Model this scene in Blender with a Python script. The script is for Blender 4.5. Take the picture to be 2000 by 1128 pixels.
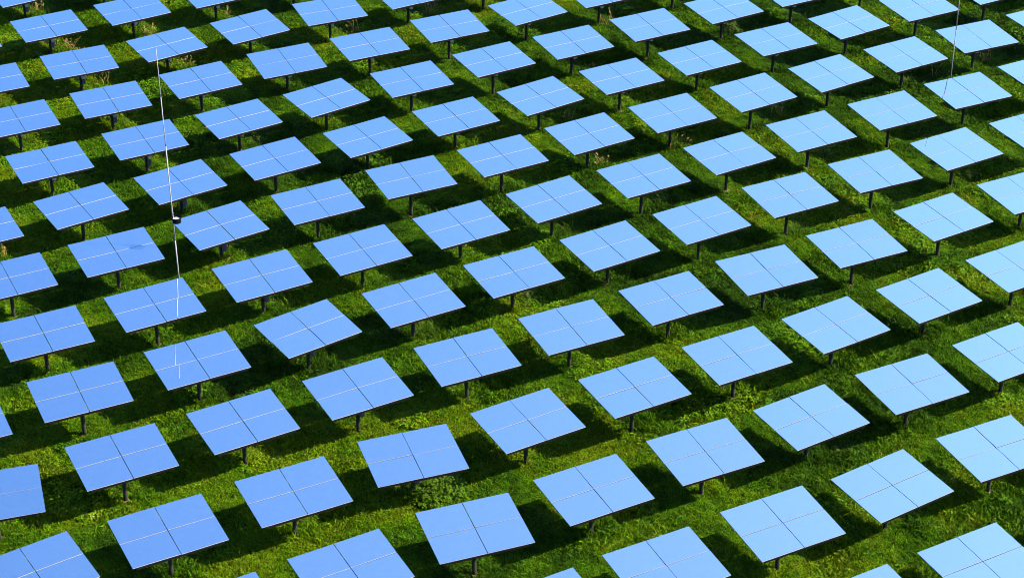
import bpy, bmesh, math, random
import numpy as np
from mathutils import Vector, Matrix

random.seed(11)
rng = np.random.default_rng(5)
scene = bpy.context.scene
for o in list(bpy.data.objects):
    bpy.data.objects.remove(o)
COL = scene.collection
R = math.radians

# ------------------------------------------------------------------ camera
PITCH, ROLL, CAM_H = 0.52479, -0.005987, 41.256
cam_data = bpy.data.cameras.new('camera')
cam_data.sensor_width = 36.0
cam_data.lens = 3971.09 / 2000.0 * 36.0
cam_data.clip_start = 1.0
cam_data.clip_end = 6000.0
cam = bpy.data.objects.new('camera', cam_data)
COL.objects.link(cam)
_fwd = Vector((0, math.cos(PITCH), -math.sin(PITCH)))
_up = Vector((0, math.sin(PITCH), math.cos(PITCH)))
_rt = Vector((1, 0, 0))
_r2 = _rt * math.cos(ROLL) + _up * math.sin(ROLL)
_u2 = -_rt * math.sin(ROLL) + _up * math.cos(ROLL)
cam.matrix_world = Matrix(((_r2.x, _u2.x, -_fwd.x, 0), (_r2.y, _u2.y, -_fwd.y, 0),
                           (_r2.z, _u2.z, -_fwd.z, CAM_H), (0, 0, 0, 1)))
scene.camera = cam

# ------------------------------------------------------------------ sky, sun, exposure
SUN_EL, SUN_AZ = R(37.0), R(-3.0)            # bearing counted from +X
SUN = Vector((math.cos(SUN_EL) * math.cos(SUN_AZ), math.cos(SUN_EL) * math.sin(SUN_AZ), math.sin(SUN_EL)))
world = bpy.data.worlds.new('World')
scene.world = world
world.use_nodes = True
wn, wl = world.node_tree.nodes, world.node_tree.links
sky = wn.new('ShaderNodeTexSky')
sky.sky_type = 'NISHITA'
sky.sun_disc = False
sky.sun_elevation = SUN_EL
sky.sun_rotation = R(90.0) - SUN_AZ
sky.air_density = 0.6
sky.dust_density = 0.4
sky.ozone_density = 1.0
# the photograph looks taken through a polarising filter: the whole sky gets the Rayleigh polarisation term
# (darkest 90 degrees from the sun) and a slight gamma
SKY_GAMMA, POL, GAIN = 1.15, (0.75, 0.58, 0.40), 1.05     # red light of a clear sky is polarised most
geo = wn.new('ShaderNodeTexCoord')
dot = wn.new('ShaderNodeVectorMath'); dot.operation = 'DOT_PRODUCT'
nrm = wn.new('ShaderNodeVectorMath'); nrm.operation = 'NORMALIZE'
wl.new(geo.outputs['Generated'], nrm.inputs[0])
wl.new(nrm.outputs[0], dot.inputs[0])
dot.inputs[1].default_value = SUN


def wmath(op, a, b):
    n = wn.new('ShaderNodeMath'); n.operation = op
    for i, v in enumerate((a, b)):
        if isinstance(v, (int, float)):
            n.inputs[i].default_value = v
        else:
            wl.new(v, n.inputs[i])
    return n.outputs[0]


c2 = wmath('MULTIPLY', dot.outputs['Value'], dot.outputs['Value'])
pol = wmath('DIVIDE', wmath('SUBTRACT', 1.0, c2), wmath('ADD', 1.0, c2))
fac = wn.new('ShaderNodeCombineXYZ')
for i_ in range(3):
    wl.new(wmath('MULTIPLY', wmath('SUBTRACT', 1.0, wmath('MULTIPLY', pol, POL[i_])), GAIN), fac.inputs[i_])
gam = wn.new('ShaderNodeGamma')
gam.inputs[1].default_value = SKY_GAMMA
wl.new(sky.outputs[0], gam.inputs[0])
mulc = wn.new('ShaderNodeVectorMath'); mulc.operation = 'MULTIPLY'
wl.new(gam.outputs[0], mulc.inputs[0])
wl.new(fac.outputs[0], mulc.inputs[1])
bg = wn['Background']
wl.new(mulc.outputs[0], bg.inputs['Color'])
bg.inputs['Strength'].default_value = 0.15

sun_data = bpy.data.lights.new('sun', 'SUN')
sun_data.energy = 5.0
sun_data.angle = R(0.53)
sun_data.color = (1.0, 0.93, 0.80)
sun = bpy.data.objects.new('sun', sun_data)
COL.objects.link(sun)
sun.rotation_euler = SUN.to_track_quat('Z', 'Y').to_euler()

scene.view_settings.view_transform = 'Standard'
scene.view_settings.look = 'None'
scene.view_settings.gamma = 1.0
scene.view_settings.use_curve_mapping = False
scene.view_settings.exposure = 2.2
scene.render.engine = 'CYCLES'
scene.cycles.pixel_filter_type = 'BLACKMAN_HARRIS'
scene.cycles.filter_width = 0.95
scene.cycles.max_bounces = 6
scene.cycles.diffuse_bounces = 2
scene.cycles.glossy_bounces = 3
scene.cycles.transmission_bounces = 2


# ------------------------------------------------------------------ helpers
def tag(o, label=None, cat=None, group=None, kind=None):
    if label: o['label'] = label
    if cat: o['category'] = cat
    if group: o['group'] = group
    if kind: o['kind'] = kind
    return o


def empty(name, loc, rz=0.0):
    o = bpy.data.objects.new(name, None)
    o.empty_display_size = 0.3
    COL.objects.link(o)
    o.location = loc
    o.rotation_euler = (0, 0, rz)
    return o


def link(name, mesh, parent=None, m=None):
    o = bpy.data.objects.new(name, mesh)
    COL.objects.link(o)
    if parent: o.parent = parent
    if m is not None: o.matrix_local = m
    return o


def mesh_from(name, verts, faces, mats, mat_idx=None, smooth=False):
    me = bpy.data.meshes.new(name)
    me.from_pydata([tuple(v) for v in verts], [], faces)
    for m in mats: me.materials.append(m)
    if mat_idx is not None:
        me.polygons.foreach_set('material_index', mat_idx)
    if smooth:
        me.polygons.foreach_set('use_smooth', [True] * len(me.polygons))
    me.update()
    return me


class Shape:
    """collects boxes and tubes into one mesh"""
    def __init__(self): self.v, self.f, self.mi = [], [], []

    def box(self, lo, hi, mi=0):
        b = len(self.v)
        x0, y0, z0 = lo; x1, y1, z1 = hi
        self.v += [(x0, y0, z0), (x1, y0, z0), (x1, y1, z0), (x0, y1, z0), (x0, y0, z1), (x1, y0, z1), (x1, y1, z1), (x0, y1, z1)]
        self.f += [(b, b+3, b+2, b+1), (b+4, b+5, b+6, b+7), (b, b+1, b+5, b+4), (b+1, b+2, b+6, b+5), (b+2, b+3, b+7, b+6), (b+3, b, b+4, b+7)]
        self.mi += [mi] * 6

    def tube(self, pts, rad, n=8, mi=0, cap=True):
        pts = [Vector(p) for p in pts]
        if not isinstance(rad, (list, tuple)): rad = [rad] * len(pts)
        b = len(self.v)
        for i, p in enumerate(pts):
            d = (pts[min(i+1, len(pts)-1)] - pts[max(i-1, 0)]).normalized()
            a = d.orthogonal().normalized() if i == 0 else (a - d * a.dot(d)).normalized()
            c = d.cross(a)
            for k in range(n):
                t = 2 * math.pi * k / n
                self.v.append(tuple(p + (a * math.cos(t) + c * math.sin(t)) * rad[i]))
        for i in range(len(pts) - 1):
            for k in range(n):
                q = b + i * n
                self.f.append((q + k, q + (k+1) % n, q + n + (k+1) % n, q + n + k)); self.mi.append(mi)
        if cap:
            self.f.append(tuple(b + k for k in reversed(range(n)))); self.mi.append(mi)
            e = b + (len(pts) - 1) * n
            self.f.append(tuple(e + k for k in range(n))); self.mi.append(mi)

    def face(self, pts, mi=0):
        b = len(self.v)
        self.v += [tuple(p) for p in pts]
        self.f.append(tuple(range(b, b + len(pts)))); self.mi.append(mi)

    def mesh(self, name, mats, smooth=False):
        return mesh_from(name, self.v, self.f, mats, self.mi, smooth)


def new_mat(name):
    m = bpy.data.materials.new(name); m.use_nodes = True
    nt = m.node_tree
    return m, nt, nt.nodes['Principled BSDF']


def noise_color(nt, scale, stops, detail=4.0, coord='Object', stretch=None, out=None):
    tc = nt.nodes.new('ShaderNodeTexCoord')
    nz = nt.nodes.new('ShaderNodeTexNoise')
    nz.inputs['Scale'].default_value = scale
    nz.inputs['Detail'].default_value = detail
    src = tc.outputs[coord]
    if stretch:
        mp = nt.nodes.new('ShaderNodeMapping'); mp.inputs['Scale'].default_value = stretch
        nt.links.new(src, mp.inputs[0]); src = mp.outputs[0]
    nt.links.new(src, nz.inputs['Vector'])
    cr = nt.nodes.new('ShaderNodeValToRGB')
    while len(cr.color_ramp.elements) < len(stops): cr.color_ramp.elements.new(0.5)
    for e, (p, c) in zip(cr.color_ramp.elements, stops):
        e.position = p; e.color = (*c, 1)
    nt.links.new(nz.outputs['Fac'], cr.inputs[0])
    if out: nt.links.new(cr.outputs[0], out)
    return nz, cr


def simple_mat(name, c0, c1, rough=0.5, metal=0.0, scale=6.0, stretch=None):
    m, nt, p = new_mat(name)
    noise_color(nt, scale, [(0.3, c0), (0.7, c1)], out=p.inputs['Base Color'], stretch=stretch)
    p.inputs['Roughness'].default_value = rough
    p.inputs['Metallic'].default_value = metal
    p.inputs['Specular IOR Level'].default_value = 0.15
    return m


# smooth random field used for ground relief, grass length and grass hue
def field(x, y, size, seed):
    r = np.random.default_rng(seed)
    T = r.random((256, 256))
    u, v = np.asarray(x) / size + 1000.0, np.asarray(y) / size + 1000.0
    i, j = np.floor(u).astype(int), np.floor(v).astype(int)
    a, b = u - i, v - j
    a = a * a * (3 - 2 * a); b = b * b * (3 - 2 * b)
    i0, i1, j0, j1 = i % 256, (i + 1) % 256, j % 256, (j + 1) % 256
    return (T[i0, j0] * (1-a) + T[i1, j0] * a) * (1-b) + (T[i0, j1] * (1-a) + T[i1, j1] * a) * b


def ground_z(x, y):
    return (field(x, y, 3.1, 21) - 0.5) * 0.10 + (field(x, y, 1.1, 22) - 0.5) * 0.07


# ------------------------------------------------------------------ materials
M = {}
# mirror: silvered glass with a thin film of dust
m, nt, p = new_mat('mirror_glass')
p.inputs['Base Color'].default_value = (0.93, 0.95, 0.94, 1)
p.inputs['Metallic'].default_value = 1.0
p.inputs['Roughness'].default_value = 0.012
tc = nt.nodes.new('ShaderNodeTexCoord')
nb = nt.nodes.new('ShaderNodeTexNoise'); nb.inputs['Scale'].default_value = 1.4; nb.inputs['Detail'].default_value = 1.0
nt.links.new(tc.outputs['Object'], nb.inputs['Vector'])
bp = nt.nodes.new('ShaderNodeBump'); bp.inputs['Strength'].default_value = 0.03; bp.inputs['Distance'].default_value = 0.02
nt.links.new(nb.outputs['Fac'], bp.inputs['Height'])
nt.links.new(bp.outputs['Normal'], p.inputs['Normal'])
dif = nt.nodes.new('ShaderNodeBsdfDiffuse'); dif.inputs['Color'].default_value = (0.38, 0.62, 0.85, 1)
mx = nt.nodes.new('ShaderNodeMixShader')
nd = nt.nodes.new('ShaderNodeTexNoise'); nd.inputs['Scale'].default_value = 7.0; nd.inputs['Detail'].default_value = 6.0
oi = nt.nodes.new('ShaderNodeObjectInfo')
va = nt.nodes.new('ShaderNodeVectorMath'); va.operation = 'ADD'
nt.links.new(tc.outputs['Object'], va.inputs[0]); nt.links.new(oi.outputs['Location'], va.inputs[1])
nt.links.new(va.outputs[0], nd.inputs['Vector'])
mr = nt.nodes.new('ShaderNodeMapRange')
mr.inputs[1].default_value = 0.3; mr.inputs[2].default_value = 0.8; mr.inputs[3].default_value = 0.020; mr.inputs[4].default_value = 0.036
nt.links.new(nd.outputs['Fac'], mr.inputs[0])
nt.links.new(mr.outputs[0], mx.inputs[0])
nt.links.new(p.outputs[0], mx.inputs[1]); nt.links.new(dif.outputs[0], mx.inputs[2])
nt.links.new(mx.outputs[0], nt.nodes['Material Output'].inputs['Surface'])
M['mirror'] = m
M['edge'] = simple_mat('pale_glass_edge', (0.1928, 0.1897, 0.1987), (0.2607, 0.2589, 0.2710), 0.45)
M['steel'] = simple_mat('dark_frame_steel', (0.0120, 0.0128, 0.0144), (0.0240, 0.0240, 0.0264), 0.5, 0.0)
M['rail'] = simple_mat('rail_steel', (0.0038, 0.0038, 0.0039), (0.0090, 0.0090, 0.0090), 0.6, 0.0, stretch=(1, 8, 8))
M['post'] = simple_mat('weathered_post', (0.0080, 0.0088, 0.0061), (0.0240, 0.0256, 0.0177), 0.7, 0.0, 5.0, (3, 3, 0.6))
M['head'] = simple_mat('drive_head', (0.0080, 0.0080, 0.0088), (0.0176, 0.0176, 0.0200), 0.5)
M['cable'] = simple_mat('black_cable', (0.010, 0.010, 0.011), (0.02, 0.02, 0.022), 0.5)
M['box'] = simple_mat('grey_box', (0.2000, 0.2040, 0.1720), (0.2400, 0.2440, 0.2080), 0.5)
M['motor'] = simple_mat('motor_grey', (0.0350, 0.0350, 0.0364), (0.0595, 0.0595, 0.0616), 0.5)
M['bolt'] = simple_mat('bright_bracket', (0.1500, 0.1500, 0.1400), (0.2000, 0.2000, 0.1900), 0.4)
M['soil'] = simple_mat('bare_soil', (0.0650, 0.0358, 0.0143), (0.1235, 0.0748, 0.0390), 0.95, 0, 14.0)
M['mast'] = simple_mat('mast_white', (0.1370, 0.1316, 0.1316), (0.1788, 0.1736, 0.1736), 0.5, 0.0, 3.0)
M['mast_grey'] = simple_mat('mast_grey', (0.07, 0.07, 0.072), (0.11, 0.11, 0.112), 0.5)
M['joint'] = simple_mat('mast_joint', (0.0300, 0.0300, 0.0330), (0.0540, 0.0540, 0.0570), 0.4, 0.3)
M['cup'] = simple_mat('black_cup', (0.0028, 0.0028, 0.0042), (0.0056, 0.0056, 0.0077), 0.7)
M['cup'].node_tree.nodes['Principled BSDF'].inputs['Specular IOR Level'].default_value = 0.0
for k_ in ('rail', 'steel', 'head', 'post'): M[k_].node_tree.nodes['Principled BSDF'].inputs['Specular IOR Level'].default_value = 0.03
M['disc'] = simple_mat('white_disc', (0.80, 0.79, 0.80), (0.86, 0.85, 0.86), 0.5)

# ground under the grass: thatch and soil
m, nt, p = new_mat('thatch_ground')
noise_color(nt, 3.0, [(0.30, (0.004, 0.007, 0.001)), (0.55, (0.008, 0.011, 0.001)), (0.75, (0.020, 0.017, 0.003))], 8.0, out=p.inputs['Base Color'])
p.inputs['Roughness'].default_value = 0.95
nb = nt.nodes.new('ShaderNodeTexNoise'); nb.inputs['Scale'].default_value = 25; nb.inputs['Detail'].default_value = 6
tcg = nt.nodes.new('ShaderNodeTexCoord'); nt.links.new(tcg.outputs['Object'], nb.inputs['Vector'])
bp = nt.nodes.new('ShaderNodeBump'); bp.inputs['Distance'].default_value = 0.05; bp.inputs['Strength'].default_value = 0.9
nt.links.new(nb.outputs['Fac'], bp.inputs['Height']); nt.links.new(bp.outputs['Normal'], p.inputs['Normal'])
M['ground'] = m


def blade_mat(name, stops, vary=0.72, rough=0.6, trans=0.15):
    """stops: hue ramp driven by the per-tuft tint"""
    m, nt, p = new_mat(name)
    at = nt.nodes.new('ShaderNodeAttribute'); at.attribute_type = 'INSTANCER'; at.attribute_name = 'tint'
    cr = nt.nodes.new('ShaderNodeValToRGB')
    while len(cr.color_ramp.elements) < len(stops): cr.color_ramp.elements.new(0.5)
    for e, (q, c) in zip(cr.color_ramp.elements, stops):
        e.position = q; e.color = (*c, 1)
    nt.links.new(at.outputs['Fac'], cr.inputs[0])
    # each blade its own value, stored on the mesh
    ab = nt.nodes.new('ShaderNodeAttribute'); ab.attribute_name = 'blade'
    hsv = nt.nodes.new('ShaderNodeHueSaturation')
    mr = nt.nodes.new('ShaderNodeMapRange'); mr.inputs[3].default_value = 1 - vary; mr.inputs[4].default_value = 1 + vary
    nt.links.new(ab.outputs['Fac'], mr.inputs[0]); nt.links.new(mr.outputs[0], hsv.inputs['Value'])
    mh = nt.nodes.new('ShaderNodeMapRange'); mh.inputs[3].default_value = 0.475; mh.inputs[4].default_value = 0.515
    nt.links.new(ab.outputs['Fac'], mh.inputs[0]); nt.links.new(mh.outputs[0], hsv.inputs['Hue'])
    nt.links.new(cr.outputs[0], hsv.inputs['Color'])
    nt.links.new(hsv.outputs[0], p.inputs['Base Color'])
    p.inputs['Roughness'].default_value = rough
    p.inputs['Specular IOR Level'].default_value = 0.03
    tr = nt.nodes.new('ShaderNodeBsdfTranslucent')
    nt.links.new(hsv.outputs[0], tr.inputs['Color'])
    mx = nt.nodes.new('ShaderNodeMixShader'); mx.inputs[0].default_value = trans
    nt.links.new(p.outputs[0], mx.inputs[1]); nt.links.new(tr.outputs[0], mx.inputs[2])
    nt.links.new(mx.outputs[0], nt.nodes['Material Output'].inputs['Surface'])
    return m


M['grass'] = blade_mat('grass_blade', [(0.0, (0.014, 0.037, 0.001)), (0.35, (0.028, 0.070, 0.001)), (0.65, (0.051, 0.098, 0.001)),
                                       (0.85, (0.072, 0.088, 0.002)), (1.0, (0.100, 0.074, 0.014))])

# ------------------------------------------------------------------ ground
xs = np.concatenate([[-4000, -1500, -500, -150, -60], np.arange(-40, 41.01, 0.36), [65, 150, 500, 1500, 4000]])
ys = np.concatenate([[-3000, -1000, -300, -60, 10, 35], np.arange(42, 115.01, 0.36), [125, 180, 500, 1500, 4500]])
X, Y = np.meshgrid(xs, ys)
inner = ((X > -40.1) & (X < 41.1) & (Y > 41.9) & (Y < 115.1))
Z = np.where(inner, ground_z(X, Y), 0.0)
nx, ny = len(xs), len(ys)
V = np.stack([X.ravel(), Y.ravel(), Z.ravel()], 1)
idx = np.arange(nx * ny).reshape(ny, nx)
Fq = np.stack([idx[:-1, :-1].ravel(), idx[:-1, 1:].ravel(), idx[1:, 1:].ravel(), idx[1:, :-1].ravel()], 1)
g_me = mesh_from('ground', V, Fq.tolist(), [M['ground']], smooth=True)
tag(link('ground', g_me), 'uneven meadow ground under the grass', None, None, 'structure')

# ------------------------------------------------------------------ heliostats
HEL = [  # row, place, id, x, y, panel height, bearing, tilt
 (-5,0,108,10.78,48.68,1.99,29.2,5.2), (-5,1,107,14.61,50.82,1.97,29.0,5.2), (-5,2,203,18.64,52.63,1.95,29.1,5.2), (-4,-2,109,0.99,48.58,2.00,29.0,5.2),
 (-4,-1,99,4.71,50.69,1.99,27.5,5.3), (-4,0,106,8.60,52.87,1.98,27.3,6.8), (-4,1,104,12.47,54.99,1.91,32.8,5.5), (-4,2,105,16.34,57.05,1.96,26.5,5.1),
 (-4,3,205,20.31,58.97,1.94,29.1,5.2), (-3,-4,114,-8.87,48.48,1.99,29.0,5.2), (-3,-3,110,-5.14,50.66,1.98,29.5,5.1), (-3,-2,92,-1.28,52.65,2.03,20.1,5.9),
 (-3,-1,96,2.60,54.86,1.92,28.0,5.5), (-3,0,98,6.46,56.96,1.96,26.0,5.9), (-3,1,100,10.32,59.05,1.94,31.6,5.2), (-3,2,102,14.19,61.15,1.93,26.7,5.1),
 (-3,3,103,18.07,63.24,1.95,30.4,5.1), (-3,4,207,22.00,65.33,1.93,29.1,5.2), (-2,-5,111,-14.97,50.60,1.96,34.3,5.1), (-2,-4,112,-11.12,52.60,2.03,27.6,4.8),
 (-2,-3,87,-7.29,54.74,1.99,26.9,5.4), (-2,-2,90,-3.44,57.02,1.84,19.5,5.0), (-2,-1,91,0.46,58.95,1.93,30.3,5.0), (-2,0,95,4.28,60.88,2.03,29.0,4.6),
 (-2,1,97,8.14,63.09,1.97,28.4,5.2), (-2,2,101,12.03,65.15,1.99,31.8,4.9), (-2,3,76,15.94,67.45,1.88,31.7,5.4), (-2,4,75,19.79,69.58,1.95,30.5,5.0),
 (-2,5,209,23.72,71.70,1.93,29.1,5.2), (-1,-5,113,-17.18,54.68,1.94,16.5,5.0), (-1,-4,86,-13.31,56.90,1.93,27.3,5.4), (-1,-3,85,-9.44,59.01,1.92,29.9,5.5),
 (-1,-2,84,-5.57,60.99,1.98,29.4,5.3), (-1,-1,89,-1.70,63.15,1.92,25.7,5.2), (-1,0,93,2.15,65.21,1.93,26.3,5.4), (-1,1,94,6.03,67.32,1.92,28.2,5.1),
 (-1,2,74,9.91,69.31,2.00,25.1,5.2), (-1,3,73,13.75,71.43,1.99,25.6,5.1), (-1,4,71,17.60,73.50,2.06,31.2,5.0), (-1,5,72,21.52,75.89,1.96,26.8,5.1),
 (-1,6,211,25.45,78.09,1.92,29.1,5.2), (0,-5,81,-19.35,58.97,1.88,26.2,5.6), (0,-4,80,-15.46,60.97,1.92,25.5,5.2), (0,-3,79,-11.57,63.13,1.87,28.3,5.1),
 (0,-2,83,-7.70,65.11,1.98,36.3,5.1), (0,-1,88,-3.84,67.37,1.86,29.3,5.2), (0,0,68,0.02,69.61,1.80,28.8,4.9), (0,1,66,3.87,71.55,1.88,31.2,5.3),
 (0,2,67,7.72,73.51,1.97,30.1,5.1), (0,3,69,11.59,75.58,2.04,27.0,5.5), (0,4,70,15.50,77.80,1.99,25.5,5.2), (0,5,49,19.44,80.16,1.87,30.4,5.8),
 (0,6,48,23.29,82.02,1.92,29.2,5.2), (0,7,213,27.20,84.50,1.92,29.1,5.2), (1,-4,77,-17.57,65.06,1.88,26.7,5.1), (1,-3,78,-13.70,67.03,1.93,28.7,4.9),
 (1,-2,82,-9.85,69.35,1.85,29.1,5.9), (1,-1,62,-6.03,71.35,1.88,29.7,5.8), (1,0,61,-2.13,73.50,1.84,30.0,5.2), (1,1,63,1.70,75.55,1.91,31.9,5.6),
 (1,2,64,5.58,77.54,1.97,29.3,4.9), (1,3,65,9.46,79.79,1.91,30.5,5.2), (1,4,47,13.31,81.93,1.92,27.9,5.8), (1,5,44,17.24,83.96,1.96,27.3,5.4),
 (1,6,45,21.11,86.13,1.94,25.4,4.6), (1,7,46,24.98,88.21,1.92,29.3,5.2), (1,8,215,28.95,90.94,1.92,29.1,5.2), (2,-4,54,-19.76,69.32,1.83,27.2,4.8),
 (2,-3,55,-15.89,71.30,1.87,27.9,5.4), (2,-2,56,-12.03,73.71,1.76,34.3,5.2), (2,-1,58,-8.17,75.56,1.86,28.3,5.1), (2,0,59,-4.33,77.58,1.95,25.9,5.2),
 (2,1,60,-0.43,79.60,1.95,29.2,4.8), (2,2,35,3.43,82.00,1.83,30.9,5.9), (2,3,32,7.29,84.15,1.81,29.0,5.6), (2,4,33,11.14,85.91,2.00,30.8,6.0),
 (2,5,43,15.08,88.34,1.86,32.0,6.1), (2,6,40,19.00,90.61,1.81,30.2,5.4), (2,7,41,22.84,92.58,1.88,24.1,5.3), (2,8,42,26.70,94.54,1.92,29.4,5.2),
 (2,9,217,30.71,97.42,1.93,29.1,5.2), (3,-4,53,-21.97,73.42,1.75,29.1,4.9), (3,-3,51,-18.08,75.51,1.76,33.8,4.6), (3,-2,52,-14.23,77.73,1.72,33.7,4.8),
 (3,-1,57,-10.37,79.79,1.78,32.0,5.2), (3,0,24,-6.47,82.15,1.65,33.3,4.2), (3,1,23,-2.57,84.09,1.73,30.2,4.6), (3,2,25,1.30,85.92,1.88,34.1,5.0),
 (3,3,30,5.16,87.98,1.93,29.3,4.7), (3,4,31,9.02,90.29,1.84,29.8,4.6), (3,5,34,12.93,92.31,1.91,28.3,4.3), (3,6,37,16.81,94.44,1.88,32.7,5.0),
 (3,7,38,20.70,96.59,1.89,28.1,5.3), (3,8,39,24.63,98.74,1.90,29.9,5.4), (3,9,218,28.53,101.43,1.93,29.1,5.2), (4,-3,50,-20.16,79.54,1.80,28.5,4.2),
 (4,-2,12,-16.35,81.80,1.76,28.0,4.9), (4,-1,13,-12.45,84.05,1.69,32.8,4.7), (4,0,21,-8.61,86.01,1.81,36.3,4.8), (4,1,20,-4.72,87.99,1.84,27.9,5.2),
 (4,2,22,-0.86,90.07,1.91,30.2,4.8), (4,3,26,3.01,92.28,1.83,28.3,5.1), (4,4,27,6.88,94.26,1.89,28.0,5.2), (4,5,29,10.77,96.49,1.87,30.6,5.3),
 (4,6,36,14.57,98.60,1.89,28.8,5.2), (4,7,214,18.53,100.80,1.91,29.1,5.2), (4,8,216,22.44,103.08,1.92,29.1,5.2), (5,-3,11,-22.51,84.19,1.68,27.5,5.2),
 (5,-2,6,-18.63,86.24,1.68,26.2,5.2), (5,-1,7,-14.72,88.22,1.76,30.2,5.6), (5,0,16,-10.85,90.47,1.73,25.6,6.5), (5,1,17,-6.93,92.05,1.90,26.4,4.8),
 (5,2,18,-3.08,94.21,1.91,26.2,5.0), (5,3,19,0.81,96.52,1.85,34.2,5.2), (5,4,28,4.60,98.68,1.86,28.2,5.1), (5,5,210,8.56,100.58,1.86,29.1,5.2),
 (5,6,212,12.45,102.71,1.88,29.1,5.2), (6,-3,10,-24.77,88.51,1.65,26.5,5.2), (6,-2,5,-20.89,90.65,1.64,25.9,4.9), (6,-1,4,-17.00,92.81,1.61,34.5,5.0),
 (6,0,8,-13.13,94.92,1.64,34.0,6.0), (6,1,14,-9.24,96.79,1.74,24.3,5.4), (6,2,15,-5.32,98.92,1.77,30.1,5.2), (6,3,206,-1.43,100.71,1.79,29.1,5.2),
 (6,4,208,2.45,102.73,1.81,29.1,5.2), (7,-3,115,-27.11,93.18,1.65,29.2,5.2), (7,-2,1,-23.26,95.20,1.63,29.5,4.7), (7,-1,2,-19.40,97.28,1.66,32.1,5.2),
 (7,0,9,-15.43,99.47,1.66,31.3,5.2), (7,1,202,-11.50,101.10,1.69,29.1,5.2), (7,2,204,-7.60,103.07,1.72,29.1,5.2), (8,-2,3,-25.52,99.85,1.63,33.4,5.4),
 (8,-1,200,-21.68,101.69,1.65,29.1,5.2), (8,0,201,-17.76,103.65,1.65,29.1,5.2),
]
TX, TZ = 3.2, 3.2 * 0.7832                     # mirror width and depth
GX, GZ, TH = 0.022, 0.032, 0.022               # joint widths, facet thickness
OFF = 0.113
fw, fd = (TX - GX) / 2, (TZ - GZ) / 2


def facet_mesh():
    s = Shape()
    s.box((-fw/2, -fd/2, -TH), (fw/2, fd/2, 0), 1)
    s.mi = [2, 0, 1, 2, 1, 2]
    return s.mesh('mirror_facet', [M['mirror'], M['edge'], M['steel']])


def rail_mesh():                               # C-profile along the mirror's width
    s = Shape()
    L = TX * 0.46
    s.box((-L, -0.035, -0.012), (L, 0.035, 0)); s.box((-L, -0.035, -0.085), (L, -0.025, -0.012)); s.box((-L, -0.035, -0.097), (L, 0.03, -0.085))
    return s.mesh('rail', [M['rail']])


def cross_mesh():
    s = Shape()
    s.box((-0.03, -TZ*0.45, -0.19), (0.03, TZ*0.45, -0.10)); s.box((-0.055, -TZ*0.45, -0.10), (0.055, TZ*0.45, -0.0985))
    return s.mesh('cross_beam', [M['steel']])


def torque_mesh():
    s = Shape(); s.tube([(-TX*0.40, 0, -0.26), (TX*0.40, 0, -0.26)], 0.065, 10)
    for x in (-TX*0.38, TX*0.38): s.box((x-0.02, -0.09, -0.30), (x+0.02, 0.09, -0.1905))
    return s.mesh('torque_tube', [M['steel']])


def post_mesh():                               # unit height, stretched to each post
    s = Shape()
    s.tube([(0, 0, -0.15), (0, 0, 0.56), (0, 0, 0.565), (0, 0, 0.90)], [0.074, 0.074, 0.062, 0.062], 14)
    return s.mesh('post', [M['post']], False)


def head_mesh():
    s = Shape()
    s.tube([(0, 0, -0.62), (0, 0, -0.60), (0, 0, -0.36), (0, 0, -0.34)], [0.085, 0.10, 0.10, 0.07], 14)
    s.box((-0.10, -0.09, -0.36), (0.10, 0.09, -0.20))
    s.tube([(-0.17, 0, -0.27), (0.17, 0, -0.27)], 0.095, 12)
    return s.mesh('drive_head', [M['head']])


def cable_mesh(seed):
    r = random.Random(seed); s = Shape()
    for k in range(2):
        a = r.uniform(0.0, 0.5) + (k * 2.6)
        d = Vector((math.cos(a), math.sin(a), 0)); reach = r.uniform(0.24, 0.32); sag = r.uniform(0.98, 1.18)
        ctl = [d*0.05 + Vector((0, 0, -0.22)), d*reach*0.8 + Vector((0, 0, -0.45)), d*reach*1.1 + Vector((0, 0, -0.75)), d*reach + Vector((0, 0, -sag + 0.08)),
               d*reach*0.72 + Vector((0, 0, -sag)), d*0.10 + Vector((0, 0, -sag + 0.10)), d*0.072 + Vector((0, 0, -sag + 0.25))]
        pts = []
        for i in range(len(ctl) - 1):              # smooth the control points
            p0, p1, p2, p3 = ctl[max(i-1, 0)], ctl[i], ctl[i+1], ctl[min(i+2, len(ctl)-1)]
            for q in (0, .33, .66):
                pts.append(0.5 * ((2*p1) + (p2-p0)*q + (2*p0-5*p1+4*p2-p3)*q*q + (3*p1-p0-3*p2+p3)*q*q*q))
        pts.append(ctl[-1])
        s.tube(pts, 0.020, 6)
    return s.mesh('cable_loop', [M['cable']], True)


def tangle_mesh(seed):                          # loose bundle of cable beside the head
    r = random.Random(seed); s = Shape()
    for k in range(4):
        c = Vector((-0.28 + r.uniform(-0.10, 0.12), r.uniform(-0.1, 0.1), -0.62 - 0.07 * k)); q = r.uniform(0.07, 0.12)
        ax = Vector((r.uniform(-.4, .4), 1, r.uniform(-.3, .3))).normalized(); e = ax.orthogonal().normalized(); f = ax.cross(e)
        s.tube([c + (e * math.cos(t) + f * math.sin(t) * 1.3) * q for t in [i * 0.62 for i in range(11)]], 0.014, 5)
    s.tube([(-0.20, 0, -0.22), (-0.26, 0, -0.52), (-0.23, 0.02, -0.8), (-0.14, 0.03, -1.1), (-0.08, 0.02, -1.18)], 0.011, 6)
    return s.mesh('cable_bundle', [M['cable']], True)


def box_mesh():
    s = Shape(); s.box((0.02, -0.20, -0.88), (0.17, -0.09, -0.54)); s.box((0.026, -0.2065, -0.87), (0.164, -0.2005, -0.55)); s.box((0.04, -0.09, -0.75), (0.08, -0.05, -0.65))
    return s.mesh('control_box', [M['box']])


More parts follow.
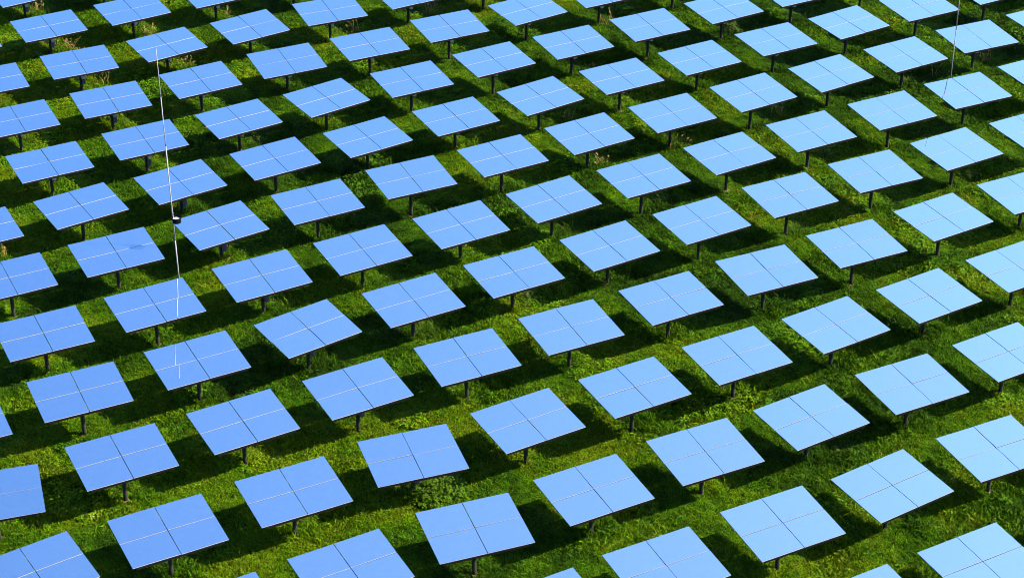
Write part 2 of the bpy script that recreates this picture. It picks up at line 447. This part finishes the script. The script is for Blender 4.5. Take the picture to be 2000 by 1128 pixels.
def motor_mesh():
    s = Shape(); s.tube([(0.17, -0.05, -1.24), (0.17, -0.05, -1.21), (0.17, -0.05, -0.92), (0.17, -0.05, -0.88)], [0.07, 0.105, 0.105, 0.06], 12)
    s.box((0.06, -0.08, -1.13), (0.11, 0.0, -1.00))
    return s.mesh('drive_motor', [M['motor']])


def low_box_mesh():                              # small dark box low on the post
    s = Shape(); s.box((0.07, -0.10, 0.46), (0.22, 0.06, 0.70)); s.box((0.06, -0.11, 0.70), (0.23, 0.07, 0.715))
    return s.mesh('junction_box', [M['motor']])


def footing_mesh(seed):
    r = random.Random(seed); v, f = [(0, 0, 0.07)], []
    for q, (rad, z) in enumerate(((0.10, 0.06), (0.17, 0.03), (0.26, -0.06))):
        for k in range(14):
            t = 2 * math.pi * k / 14; rr = rad * r.uniform(0.6, 1.3)
            v.append((rr * math.cos(t), rr * math.sin(t), z + r.uniform(-0.01, 0.015)))
    for k in range(14):
        f.append((0, 1 + k, 1 + (k+1) % 14))
        for q in range(2):
            a = 1 + q * 14; f.append((a + k, a + 14 + k, a + 14 + (k+1) % 14, a + (k+1) % 14))
    return mesh_from('soil_collar', v, f, [M['soil']], smooth=True)


def clip_mesh():
    s = Shape(); s.box((-0.025, -0.02, -0.155), (0.025, 0.02, -0.10)); s.box((-0.012, -0.012, -0.20), (0.012, 0.012, -0.155))
    return s.mesh('clip', [M['bolt']])


ME = dict(facet=facet_mesh(), rail=rail_mesh(), cross=cross_mesh(), torque=torque_mesh(), post=post_mesh(), head=head_mesh(),
          cable=[cable_mesh(i) for i in range(5)], tangle=[tangle_mesh(i) for i in range(4)], box=box_mesh(), motor=motor_mesh(),
          low=low_box_mesh(), foot=[footing_mesh(i) for i in range(5)], clip=clip_mesh())
ORD = ['', 'first', 'second', 'third', 'fourth', 'fifth', 'sixth', 'seventh', 'eighth', 'ninth', 'tenth', 'eleventh', 'twelfth', 'thirteenth', 'fourteenth']
SPECIAL = {
    55: 'deep blue mirror panel with the round shadow of the black cup on it',
    78: 'deep blue mirror panel with wide white mast reflection, directly before the mast with the cup',
    79: 'deep blue mirror panel with a thin broken line of mast reflection on its left half',
    90: 'mid blue mirror panel with a round leafy bush at the foot of its post',
    45: 'pale blue mirror panel with thin right hand mast rising behind its far edge',
    49: 'pale blue mirror panel with short faint mast reflection near its left corner',
    56: 'deep blue mirror panel whose left corner sits right behind the black cup',
    83: 'deep blue mirror panel turned further than its neighbours, near corner hanging low over grass',
    113: 'deep blue mirror panel cut by the left edge, right corner turned square to camera',
}
MOTOR = {83, 84, 90, 92, 82, 52, 56, 3, 12, 6, 5, 1}
TOPPOST = {(8, -1): 'first', (7, 1): 'second', (6, 3): 'third', (5, 5): 'fourth', (4, 7): 'fifth'}
GROUP = 'mirror panels on posts across the meadow'
rows = {}
for h in HEL:
    if h[2] < 200: rows.setdefault(h[0], []).append(h)
for r_ in rows.values(): r_.sort(key=lambda h: h[1])


def helio_label(h):
    if h[2] in SPECIAL: return SPECIAL[h[2]]
    if (h[0], h[1]) in TOPPOST:
        return 'mirror panel cut off by top edge, only its post showing, %s such from left' % TOPPOST[(h[0], h[1])]
    if h[2] >= 200:
        return 'mirror panel on a post just out of the picture, only its shadow showing'
    ax = h[3] / h[4]
    tone = 'deep blue' if ax < -0.10 else 'mid blue' if ax < 0.06 else 'light blue' if ax < 0.16 else 'pale blue'
    k = [q[2] for q in rows[h[0]]].index(h[2]) + 1
    return '%s mirror panel, %s from left in %s slanting row above bottom right corner' % (tone, ORD[k], ORD[h[0] + 6])


def build_heliostat(h):
    row, place, hid, x, y, z, az, tilt = h
    r = random.Random(hid * 7 + 1)
    root = empty('mirror_stand', (x, y, 0), R(az))
    tag(root, helio_label(h), 'mirror stand', GROUP)
    P = Matrix.Translation((0, -OFF, z)) @ Matrix.Rotation(R(tilt), 4, 'X')
    for sx in (-1, 1):
        for sy in (-1, 1):
            cant = Matrix.Rotation(R(r.gauss(0, 0.25)), 4, 'X') @ Matrix.Rotation(R(r.gauss(0, 0.25)), 4, 'Y')
            link('mirror_facet', ME['facet'], root, P @ Matrix.Translation((sx*(fw+GX)/2, sy*(fd+GZ)/2, r.uniform(-0.002, 0.002))) @ cant)
    for q in (-0.482, -0.15, 0.15, 0.482):
        link('rail', ME['rail'], root, P @ Matrix.Translation((0, q * TZ, -TH - 0.006)))
    for q in (-0.30, 0.30):
        link('cross_beam', ME['cross'], root, P @ Matrix.Translation((q * TX, 0, -TH)))
    link('torque_tube', ME['torque'], root, P)
    link('clip', ME['clip'], root, P @ Matrix.Translation((0.27 * TX, -0.45 * TZ, -TH + 0.01)))
    link('post', ME['post'], root, Matrix.Diagonal((1, 1, z - 0.02, 1)))
    T = Matrix.Translation((0, 0, z))
    link('drive_head', ME['head'], root, T)
    rz = Matrix.Rotation(-R(az) + r.uniform(-0.3, 0.3), 4, 'Z')
    link('cable_loop', ME['cable'][hid % 5], root, T @ rz)
    depth_far = y > 79
    if depth_far:
        link('cable_bundle', ME['tangle'][hid % 4], root, T @ rz)
        link('control_box', ME['box'], root, T)
    if hid in MOTOR:
        link('drive_motor' if not depth_far else 'junction_box', ME['motor'] if not depth_far else ME['low'], root, (T if not depth_far else Matrix.Identity(4)) @ rz)
    link('soil_collar', ME['foot'][hid % 5], root, Matrix.Translation((0, 0, float(ground_z(x, y)) + 0.01)) @ Matrix.Rotation(r.uniform(0, 6), 4, 'Z'))
    return root


for h in HEL: build_heliostat(h)

# ------------------------------------------------------------------ masts
def mast(x, y, top, label, r0, r1, joints, mat='mast'):
    root = empty('mast', (x, y, 0)); tag(root, label, 'mast')
    hs = [-0.4] + joints + [top]
    for k in range(len(hs) - 1):
        f0 = max(0, hs[k]) / top
        ra = r0 + (r1 - r0) * (k / max(1, len(hs) - 2))
        s = Shape(); s.tube([(0, 0, hs[k]), (0, 0, hs[k+1])], [ra, ra * 0.93], 12)
        link('tube_section', s.mesh('tube_section', [M[mat]], True), root)
        if k:
            c = Shape(); c.tube([(0, 0, hs[k] - 0.05), (0, 0, hs[k] + 0.05)], ra + 0.006, 12)
            link('joint_collar', c.mesh('joint_collar', [M['joint']], True), root)
    s = Shape(); s.tube([(0, 0, top), (0, 0, top + 0.03)], [r1 * 0.9, r1 * 0.4], 10)
    link('cap', s.mesh('cap', [M['joint']], True), root)
    b = Shape(); b.box((-0.16, -0.16, -0.1), (0.16, 0.16, 0.10))
    link('base_plate', b.mesh('base_plate', [M['joint']]), root)
    return root


MX, MY = -13.50, 71.6
mast(MX, MY, 10.46, 'tall thin white mast on the left carrying a small black cup', 0.029, 0.014, [2.2, 6.4, 8.5])
mast(21.09, 89.34, 8.6, 'thin pale mast at the upper right, rising out of the top of the picture', 0.023, 0.019, [3.6, 6.0], 'mast_grey')
# the cup: open black cylinder with a white disc inside, on a bracket
CH = 3.20
cup = empty('sensor_cup', (MX + 0.165, MY - 0.13, CH)); tag(cup, 'open black cup with a white disc inside, clamped to the left mast', 'sensor cup')
v, f = [], []
n = 28
for rad, z in ((0.155, -0.17), (0.175, -0.16), (0.180, 0.06), (0.168, 0.06), (0.166, -0.12)):
    for k in range(n):
        t = 2 * math.pi * k / n; v.append((rad * math.cos(t), rad * math.sin(t), z))
for q in range(4):
    for k in range(n): f.append((q*n + k, q*n + (k+1) % n, q*n + n + (k+1) % n, q*n + n + k))
f.append(tuple(reversed(range(n)))); f.append(tuple(range(4*n, 5*n)))
link('shell', mesh_from('shell', v, f, [M['cup']]), cup)
s = Shape(); s.tube([(0, 0, -0.118), (0, 0, -0.015)], [0.158, 0.158], 28)
link('disc', s.mesh('disc', [M['disc']]), cup)
s = Shape(); s.tube([(-0.165, 0.13, 0), (-0.12, 0.10, 0)], 0.03, 8); s.tube([(-0.165, 0.13, -0.06), (-0.165, 0.13, 0.06)], 0.036, 12)
link('clamp', s.mesh('clamp', [M['joint']]), cup)
s = Shape(); s.tube([(-0.145, 0.08, 0.20), (-0.13, 0.07, 0.0)], 0.014, 8); s.box((-0.165, 0.055, 0.19), (-0.12, 0.10, 0.235))
link('stem', s.mesh('stem', [M['mast']]), cup)

# ------------------------------------------------------------------ grass
def set_float(me, name, domain, vals):
    a = me.attributes.new(name, 'FLOAT', domain); a.data.foreach_set('value', np.asarray(vals, dtype=np.float32))


def tuft_mesh(seed, n, h, spread, width, lean, mat):
    r = np.random.default_rng(seed); v, f, bl = [], [], []
    for k in range(n):
        a = r.uniform(0, 2*math.pi); rr = spread * math.sqrt(r.uniform(0, 1))
        bx, by = rr * math.cos(a), rr * math.sin(a)
        hh = h * r.uniform(0.45, 1.15); d = r.uniform(0, 2*math.pi); ln = hh * lean * r.uniform(0.1, 1.0)
        wd = width * r.uniform(0.7, 1.3); w = Vector((-math.sin(d + r.uniform(-1, 1)), math.cos(d), 0)) * wd / 2
        dx, dy = math.cos(d) * ln, math.sin(d) * ln
        p0 = Vector((bx, by, -0.02)); p1 = Vector((bx + dx*0.32, by + dy*0.32, hh*0.62)); p2 = Vector((bx + dx, by + dy, hh * (1 - 0.25*lean)))
        b = len(v); v += [p0 - w, p0 + w, p1 + w*0.85, p1 - w*0.85, p2]
        f += [(b, b+1, b+2, b+3), (b+3, b+2, b+4)]; q = r.uniform(0, 1); bl += [q]*5
    me = mesh_from('grass_tuft', v, f, [mat]); set_float(me, 'blade', 'POINT', bl)
    return me


TUFTS = [tuft_mesh(100 + i, 34, 0.17 + 0.02*(i % 3), 0.15, 0.024, (0.7, 1.0, 1.25, 0.9, 0.6, 1.4)[i], M['grass']) for i in range(6)]


def clover_mesh(seed, n, mat):                    # low broad leaves
    r = np.random.default_rng(seed); v, f, bl = [], [], []
    for k in range(n):
        a = r.uniform(0, 6.28); rr = 0.17 * math.sqrt(r.uniform(0, 1)); h = r.uniform(0.05, 0.17)
        c = Vector((rr*math.cos(a), rr*math.sin(a), h)); d = r.uniform(0, 6.28); L = r.uniform(0.05, 0.10)
        u = Vector((math.cos(d), math.sin(d), r.uniform(-0.5, 0.4))) * L; w = Vector((-math.sin(d), math.cos(d), r.uniform(-0.3, 0.3))) * L * 0.38
        b = len(v); v += [c - u*0.5, c + w, c + u*0.5, c - w]; f.append((b, b+1, b+2, b+3)); bl += [r.uniform(0.2, 1)] * 4
    me = mesh_from('leaf_patch', v, f, [mat]); set_float(me, 'blade', 'POINT', bl)
    return me


TUFTS += [tuft_mesh(150 + i, 10, 0.34, 0.12, 0.017, 1.1, M['grass']) for i in range(2)]
TUFTS += [clover_mesh(160, 26, M['grass']), clover_mesh(161, 30, M['grass'])]


def scatter(name, pts, rot, scl, tint, pick, meshes):
    """one object whose points carry grass tufts (geometry nodes)"""
    me = bpy.data.meshes.new(name)
    me.vertices.add(len(pts)); me.vertices.foreach_set('co', np.asarray(pts, dtype=np.float32).ravel())
    a = me.attributes.new('rot', 'FLOAT_VECTOR', 'POINT'); a.data.foreach_set('vector', np.asarray(rot, dtype=np.float32).ravel())
    a = me.attributes.new('scl', 'FLOAT_VECTOR', 'POINT'); a.data.foreach_set('vector', np.asarray(scl, dtype=np.float32).ravel())
    set_float(me, 'tint', 'POINT', tint)
    a = me.attributes.new('pick', 'INT', 'POINT'); a.data.foreach_set('value', np.asarray(pick, dtype=np.int32))
    ob = link(name, me)
    ng = bpy.data.node_groups.new(name, 'GeometryNodeTree')
    ng.interface.new_socket('Geometry', in_out='INPUT', socket_type='NodeSocketGeometry')
    ng.interface.new_socket('Geometry', in_out='OUTPUT', socket_type='NodeSocketGeometry')
    N, L = ng.nodes, ng.links
    gi, go = N.new('NodeGroupInput'), N.new('NodeGroupOutput')
    g2i = N.new('GeometryNodeGeometryToInstance')
    for k, tm in reversed(list(enumerate(meshes))):
        src = bpy.data.objects.new('grass_tuft', tm)          # never linked to the scene
        oi = N.new('GeometryNodeObjectInfo'); oi.inputs['Object'].default_value = src
        L.new(oi.outputs['Geometry'], g2i.inputs[0])

    def named(n, t):
        q = N.new('GeometryNodeInputNamedAttribute'); q.data_type = t; q.inputs['Name'].default_value = n
        return q.outputs['Attribute']
    iop = N.new('GeometryNodeInstanceOnPoints')
    L.new(gi.outputs[0], iop.inputs['Points']); L.new(g2i.outputs[0], iop.inputs['Instance'])
    iop.inputs['Pick Instance'].default_value = True
    L.new(named('pick', 'INT'), iop.inputs['Instance Index'])
    e2r = N.new('FunctionNodeEulerToRotation'); L.new(named('rot', 'FLOAT_VECTOR'), e2r.inputs[0]); L.new(e2r.outputs[0], iop.inputs['Rotation'])
    L.new(named('scl', 'FLOAT_VECTOR'), iop.inputs['Scale'])
    L.new(iop.outputs[0], go.inputs[0])
    md = ob.modifiers.new('tufts', 'NODES'); md.node_group = ng
    return ob


# jittered grid over the part of the meadow in view (and a margin)
STEP = 0.115
gx = np.arange(-36, 37, STEP); gy = np.arange(44, 112, STEP)
PX, PY = np.meshgrid(gx, gy); PX = PX.ravel(); PY = PY.ravel()
PX = PX + rng.uniform(-.5, .5, PX.size) * STEP; PY = PY + rng.uniform(-.5, .5, PY.size) * STEP
keep = (np.abs(PX) < 7.5 + 0.25 * PY)
PX, PY = PX[keep], PY[keep]
post_xy = np.array([(h[3], h[4]) for h in HEL])
# distance to the nearest post, and offset towards the side the mower misses
dmin = np.full(PX.size, 9.0); near = np.zeros(PX.size)
for (qx, qy) in post_xy:
    m_ = (np.abs(PX - qx) < 2.0) & (np.abs(PY - qy) < 2.0)
    d_ = np.hypot(PX[m_] - qx, PY[m_] - qy); dmin[m_] = np.minimum(dmin[m_], d_)
    d2 = np.hypot((PX[m_] - qx - 0.55) / 0.75, (PY[m_] - qy - 0.1) / 0.6); near[m_] = np.maximum(near[m_], np.exp(-d2 * d2))
keep = dmin > 0.11 + rng.uniform(0, 0.12, PX.size)
PX, PY, near = PX[keep], PY[keep], near[keep]
L1 = field(PX, PY, 4.5, 1); L2 = field(PX, PY, 1.3, 2); L3 = field(PX, PY, 0.42, 3)
hue = 0.38 * field(PX, PY, 6.0, 4) + 0.34 * field(PX, PY, 1.7, 5) + 0.28 * field(PX, PY, 0.5, 6)
length = 0.34 + 0.50 * (0.35 * L1 + 0.35 * L2 + 0.30 * L3) * 1.6
patch = field(PX, PY, 2.3, 8) * field(PX, PY, 0.8, 9)
length = length * (1 + 1.2 * np.clip((patch - 0.46) / 0.3, 0, 1))
rank = near * np.clip(field(PX, PY, 3.5, 12) * 1.9 - 0.35, 0, 1)
length = length * (1 + 1.8 * rank)
tint = np.clip((hue - 0.5) * 1.9 + 0.40 - 0.28 * rank + rng.normal(0, 0.10, PX.size), 0, 0.74)
# far left of the meadow drier, some straw spots
dry = np.clip((field(PX, PY, 2.0, 14) - 0.62) * 3.0, 0, 1) * np.clip((field(PX, PY, 0.55, 15) - 0.45) * 3, 0, 1) * np.clip((PY - 55) / 40, 0.25, 1.0)
tint = np.clip(tint + 0.22 * dry, 0, 1); length = length * (1 - 0.35 * dry)
thin = rng.random(PX.size) > 0.55 * np.clip(dry * 1.2, 0, 1)
PX, PY, length, tint = PX[thin], PY[thin], length[thin], tint[thin]
K = PX.size
lean_dir = field(PX, PY, 0.9, 16) * 12.0
lean_amt = np.clip(field(PX, PY, 1.5, 17) * 1.3 - 0.3, 0, 0.85)
rot = np.stack([np.cos(lean_dir) * lean_amt + rng.normal(0, .12, K), np.sin(lean_dir) * lean_amt + rng.normal(0, .12, K), rng.uniform(0, 6.28, K)], 1)
wscale = rng.uniform(0.85, 1.25, K)
scl = np.stack([wscale, wscale, length * rng.uniform(0.7, 1.3, K)], 1)
pick = rng.integers(0, 6, K)
broad = field(PX, PY, 1.2, 31) * field(PX, PY, 3.7, 32)
isb = (broad > 0.42) & (rng.random(K) < 0.55)
tall = rng.random(K) < 0.11; pick[tall] = rng.integers(6, 8, tall.sum())
pick[isb] = rng.integers(8, 10, isb.sum()); scl[isb, 2] = rng.uniform(0.7, 1.6, isb.sum())
grass = scatter('grass', np.stack([PX, PY, ground_z(PX, PY)], 1), rot, scl, tint, pick, TUFTS)
tag(grass, 'rough green meadow grass covering the ground between the posts', 'grass', None, 'stuff')

# ------------------------------------------------------------------ weeds, seed stalks and tall tufts
M['straw'] = simple_mat('straw', (0.1314, 0.0879, 0.0214), (0.2364, 0.1666, 0.0460), 0.8, 0, 9.0)
M['seed'] = simple_mat('seed_head', (0.0979, 0.0627, 0.0167), (0.1882, 0.1386, 0.0418), 0.9, 0, 12.0)


def leaf_mat(name, c0, c1):
    m, nt, p = new_mat(name)
    _, cr = noise_color(nt, 7.0, [(0.3, c0), (0.7, c1)], out=p.inputs['Base Color'])
    p.inputs['Roughness'].default_value = 0.55
    p.inputs['Specular IOR Level'].default_value = 0.05
    tr = nt.nodes.new('ShaderNodeBsdfTranslucent'); nt.links.new(cr.outputs[0], tr.inputs['Color'])
    mx = nt.nodes.new('ShaderNodeMixShader'); mx.inputs[0].default_value = 0.3
    nt.links.new(p.outputs[0], mx.inputs[1]); nt.links.new(tr.outputs[0], mx.inputs[2])
    nt.links.new(mx.outputs[0], nt.nodes['Material Output'].inputs['Surface'])
    return m


M['leaf'] = leaf_mat('weed_leaf', (0.0315, 0.0585, 0.0054), (0.0675, 0.0945, 0.0108))
M['leaf2'] = leaf_mat('nettle_leaf', (0.0279, 0.0636, 0.0023), (0.0558, 0.1061, 0.0046))
M['stem'] = simple_mat('weed_stem', (0.0400, 0.0480, 0.0096), (0.0720, 0.0720, 0.0160), 0.7)
M['long'] = leaf_mat('long_blade', (0.0306, 0.0606, 0.0054), (0.0651, 0.0847, 0.0102))


def arc(r, h, lean):
    d = r.uniform(0, 6.28); dv = Vector((math.cos(d), math.sin(d), 0))
    return lambda t: dv * (lean * h * t * t) + Vector((0, 0, h * (t - 0.18 * lean * t * t)))


def dry_stalks(name, x, y, seed, n, h, label, cat='dry stalks'):
    r = random.Random(seed); root = empty(name, (x, y, float(ground_z(x, y)))); tag(root, label, cat, 'weeds and seed stalks in the meadow')
    S, H = Shape(), Shape()
    for k in range(n):
        b = Vector((r.gauss(0, 0.16), r.gauss(0, 0.14), -0.03)); hh = h * r.uniform(0.6, 1.15); fn = arc(r, hh, r.uniform(0.1, 0.55))
        pts = [b + fn(t) for t in (0, .3, .55, .8, 1)]
        S.tube(pts, [0.013, 0.012, 0.010, 0.008, 0.006], 4, cap=False)
        for q in range(8):                         # seed head: small husks round the tip
            c = b + fn(0.72 + 0.036 * q); a = r.uniform(0, 6.28); d = Vector((math.cos(a), math.sin(a), r.uniform(0.3, 1.1))).normalized()
            w = d.orthogonal().normalized() * 0.016; L = r.uniform(0.05, 0.10)
            H.face([c, c + d*L*0.5 + w, c + d*L, c + d*L*0.5 - w])
    for k in range(n * 3):                         # dead leaves at the base
        b = Vector((r.gauss(0, 0.20), r.gauss(0, 0.18), 0)); fn = arc(r, h * r.uniform(0.25, 0.55), r.uniform(0.6, 1.5))
        w = Vector((r.uniform(-1, 1), r.uniform(-1, 1), 0)).normalized() * 0.012
        S.face([b - w, b + w, b + fn(0.6) + w*0.7, b + fn(0.6) - w*0.7]); S.face([b + fn(0.6) - w*0.7, b + fn(0.6) + w*0.7, b + fn(1)])
    link('stalk', S.mesh('stalk', [M['straw']]), root)['kind'] = 'stuff'
    link('seed_head', H.mesh('seed_head', [M['seed']]), root)['kind'] = 'stuff'


def leafy(name, x, y, seed, n, h, rad, leaf, label, cat='weed', mat='leaf', per=26):
    r = random.Random(seed); root = empty(name, (x, y, float(ground_z(x, y)))); tag(root, label, cat, 'weeds and seed stalks in the meadow')
    S, Lf = Shape(), Shape()
    for k in range(n):
        a = r.uniform(0, 6.28); q = rad * math.sqrt(r.random())
        b = Vector((q * math.cos(a), q * math.sin(a), -0.03)); hh = h * r.uniform(0.6, 1.1) * (1 - 0.45 * (q / rad) ** 2)
        fn = arc(r, hh, r.uniform(0.05, 0.45))
        S.tube([b + fn(t) for t in (0, .5, 1)], [0.008, 0.006, 0.004], 4, cap=False)
        for j in range(per):
            t = r.uniform(0.15, 1.0); c = b + fn(t) + Vector((r.gauss(0, 0.05), r.gauss(0, 0.05), r.gauss(0, 0.03))); a = r.uniform(0, 6.28)
            d = Vector((math.cos(a), math.sin(a), r.uniform(-0.45, 0.25))).normalized(); L = leaf * r.uniform(0.6, 1.3)
            w = d.cross(Vector((0, 0, 1))).normalized() * L * 0.27; dn = Vector((0, 0, -L * 0.15))
            Lf.face([c, c + d*L*0.45 + w, c + d*L + dn, c + d*L*0.45 - w])
    link('stem', S.mesh('stem', [M['stem']]), root)['kind'] = 'stuff'
    link('foliage', Lf.mesh('foliage', [M[mat]]), root)['kind'] = 'stuff'


def long_tuft(name, x, y, seed, n, h, label):
    r = random.Random(seed); root = empty(name, (x, y, float(ground_z(x, y)))); tag(root, label, 'grass tuft', 'long grass tufts beside the posts')
    S = Shape()
    for k in range(n):
        a = r.uniform(0, 6.28); q = 0.20 * math.sqrt(r.random()); b = Vector((q*math.cos(a), q*math.sin(a), -0.03))
        hh = h * r.uniform(0.55, 1.2); ln = r.uniform(0.5, 1.3); dv = (Vector((math.cos(a), math.sin(a), 0)) + Vector((0.5, -0.1, 0))).normalized()
        fn = lambda t: dv * (ln * hh * t * t) + Vector((0, 0, hh * (1.35*t - 0.75 * t * t * min(ln, 1.1))))
        w = Vector((-dv.y, dv.x, 0)) * 0.009
        ts = (0, .35, .65, .88); pts = [b + fn(t) for t in ts]
        for i in range(3):
            k0, k1 = 1 - 0.25*i, 1 - 0.25*(i+1)
            S.face([pts[i] - w*k0, pts[i] + w*k0, pts[i+1] + w*k1, pts[i+1] - w*k1])
        S.face([pts[3] - w*0.25, pts[3] + w*0.25, b + fn(1.0)])
    link('blade', S.mesh('blade', [M['long']]), root)['kind'] = 'stuff'


PL = {'d1':(-25.06,100.86), 'd2':(-22.43,95.79), 'd3':(-18.70,97.45), 'd4':(-16.36,93.33), 'd5':(-15.02,99.86),
      'd6':(-19.83,91.35), 'd7':(-8.00,97.69), 'd8':(-4.30,100.25), 'd9':(5.08,98.72), 'd10':(2.47,87.06),
      'd11':(4.02,82.40), 'd12':(-21.22,74.03), 'd13':(-11.76,73.61), 'd14':(7.69,84.14), 'd15':(12.70,87.37),
      'd16':(23.74,93.56), 'd17':(21.10,91.73), 'd18':(2.82,86.83), 'd19':(-21.72,95.13), 'd20':(-8.53,97.70),
      'd21':(4.01,93.03), 'w1':(11.47,97.13), 'w2':(6.54,78.58), 'w3':(20.31,80.66), 'w4':(14.29,82.99),
      'w5':(-11.82,84.94), 'w6':(0.76,70.19), 'w7':(11.58,59.39), 'w8':(-2.69,57.16), 'w9':(-18.13,86.56),
      'w10':(12.83,96.77), 'g1':(-5.30,71.49), 'g2':(-8.97,69.66), 'g3':(-3.45,67.79), 'g4':(-10.47,63.27),
      'g5':(12.09,75.98), 'g6':(2.41,75.97), 'g7':(-1.58,65.78), 'g8':(19.46,90.96), 'g9':(19.06,85.22),
      'g10':(7.62,84.84), 'g11':(-7.14,61.97), 'g12':(-6.95,64.39)}
DRY = {
 'd1': (9, .75, 'brown tangle of dry stalks in the top left corner, behind the second visible row'),
 'd2': (10, .7, 'pale dry seed stalks at upper left, right of the foremost post in that corner'),
 'd3': (9, .8, 'bushy straw coloured seed stalks beside a post, above the top of the left mast'),
 'd4': (7, .75, 'loose straw stalks with nodding heads, just right of the left mast tip'),
 'd5': (6, .6, 'small dry seed tuft by the post between first and second panels of the top edge'),
 'd6': (4, .95, 'single thin brown seed stalks standing in shadow left of the mast tip'),
 'd7': (6, .95, 'upright brown dock stalks in shade behind the panel near the top left centre'),
 'd8': (7, .9, 'tall reddish dry stalks beside a post close to the top edge, left of centre'),
 'd9': (8, .9, 'tall fan of golden dry grass right of a post at the top edge centre'),
 'd10': (5, .6, 'few dry curved seed heads over the far edge of a panel, upper centre'),
 'd11': (11, .55, 'golden straw clump at the foot of a post in the upper middle'),
 'd12': (14, .5, 'brown heap of dead stalks at the left edge of the picture'),
 'd13': (6, .4, 'low straw lying right of the post behind the black cup'),
 'd14': (6, .75, 'drooping pale seed grass right of centre near a post in shadow'),
 'd15': (6, .8, 'reddish brown dry stalks in shadow right of a post, upper right'),
 'd16': (6, .7, 'pale bent seed stalks right of a post behind the right mast'),
 'd17': (4, .8, 'lone brown seed stalk left of the right mast, over a panel edge'),
 'd18': (3, .7, 'lone arching dry stem just right of the curved seed heads, upper centre'),
 'd19': (5, .5, 'short pale seed stalks right of the upper left dry patch'),
 'd20': (3, .45, 'short brown stalks just left of the tall dock stalks'),
 'd21': (5, .4, 'low pale stems behind a panel edge at upper centre'),
}
for i, (k, (n_, h_, lab)) in enumerate(DRY.items()):
    dry_stalks('dry_stalks', *PL[k], 300 + i, n_, h_, lab)
LEAFY = {
 'w1': (16, .95, .45, .10, 'yellow green leafy shoots by a post at the top, right of centre'),
 'w10': (12, .75, .40, .09, 'leafy shoots trailing off right of the taller yellow green clump'),
 'w2': (16, .55, .42, .10, 'leafy weeds with bright leaves in shade just right of a post, centre right'),
 'w3': (13, .7, .55, .06, 'feathery pale weed right of a post below the right mast'),
 'w4': (11, .5, .30, .10, 'small broad leaved weed right of a post, upper right'),
 'w5': (12, .45, .35, .09, 'small leafy weed right of a post, upper left'),
 'w6': (18, .5, .40, .09, 'low leafy weed right of the post in the middle of the picture'),
 'w7': (15, .35, .45, .07, 'low pale weed patch right of a post, lower right'),
 'w9': (8, .5, .35, .08, 'thin weed behind a panel edge left of the left mast'),
}
for i, (k, (n_, h_, r_, lf, lab)) in enumerate(LEAFY.items()):
    leafy('leafy_weed', *PL[k], 400 + i, n_, h_, r_, lf, lab)
leafy('leafy_bush', *PL['w8'], 470, 150, .80, 1.0, .115, 'round bush of small leaves under the edge of a panel, bottom centre left', 'bush', 'leaf2', 28)
LONG = {
 'g1': (110, .42, 'long fine grass tuft right of a post, left of centre above the middle'),
 'g2': (90, .40, 'long grass tuft hiding the foot of a post under the middle left panels'),
 'g3': (140, .48, 'fountain of fine pale grass right of a post at the centre left'),
 'g4': (130, .36, 'pale combed grass mound right of a post at lower left'),
 'g5': (120, .44, 'thick drooping grass tuft right of a post, right of centre'),
 'g6': (120, .44, 'broad grass tuft right of a post, just above the picture centre'),
 'g7': (70, .40, 'small long grass tuft near a post just below the centre'),
 'g8': (70, .45, 'dry pale grass tuft right of a post, left of the right mast'),
 'g9': (60, .35, 'small pale grass tuft right of a post in the upper right'),
 'g10': (90, .45, 'tall pale grass tuft under the drooping seed grass, right of centre'),
 'g11': (70, .40, 'long grass tuft in the shadow edge near the lower left'),
 'g12': (60, .40, 'long upright grass right of the post of the turned panel'),
}
for i, (k, (n_, h_, lab)) in enumerate(LONG.items()):
    long_tuft('long_grass_tuft', *PL[k], 500 + i, n_, h_, lab)
print('tufts', K)
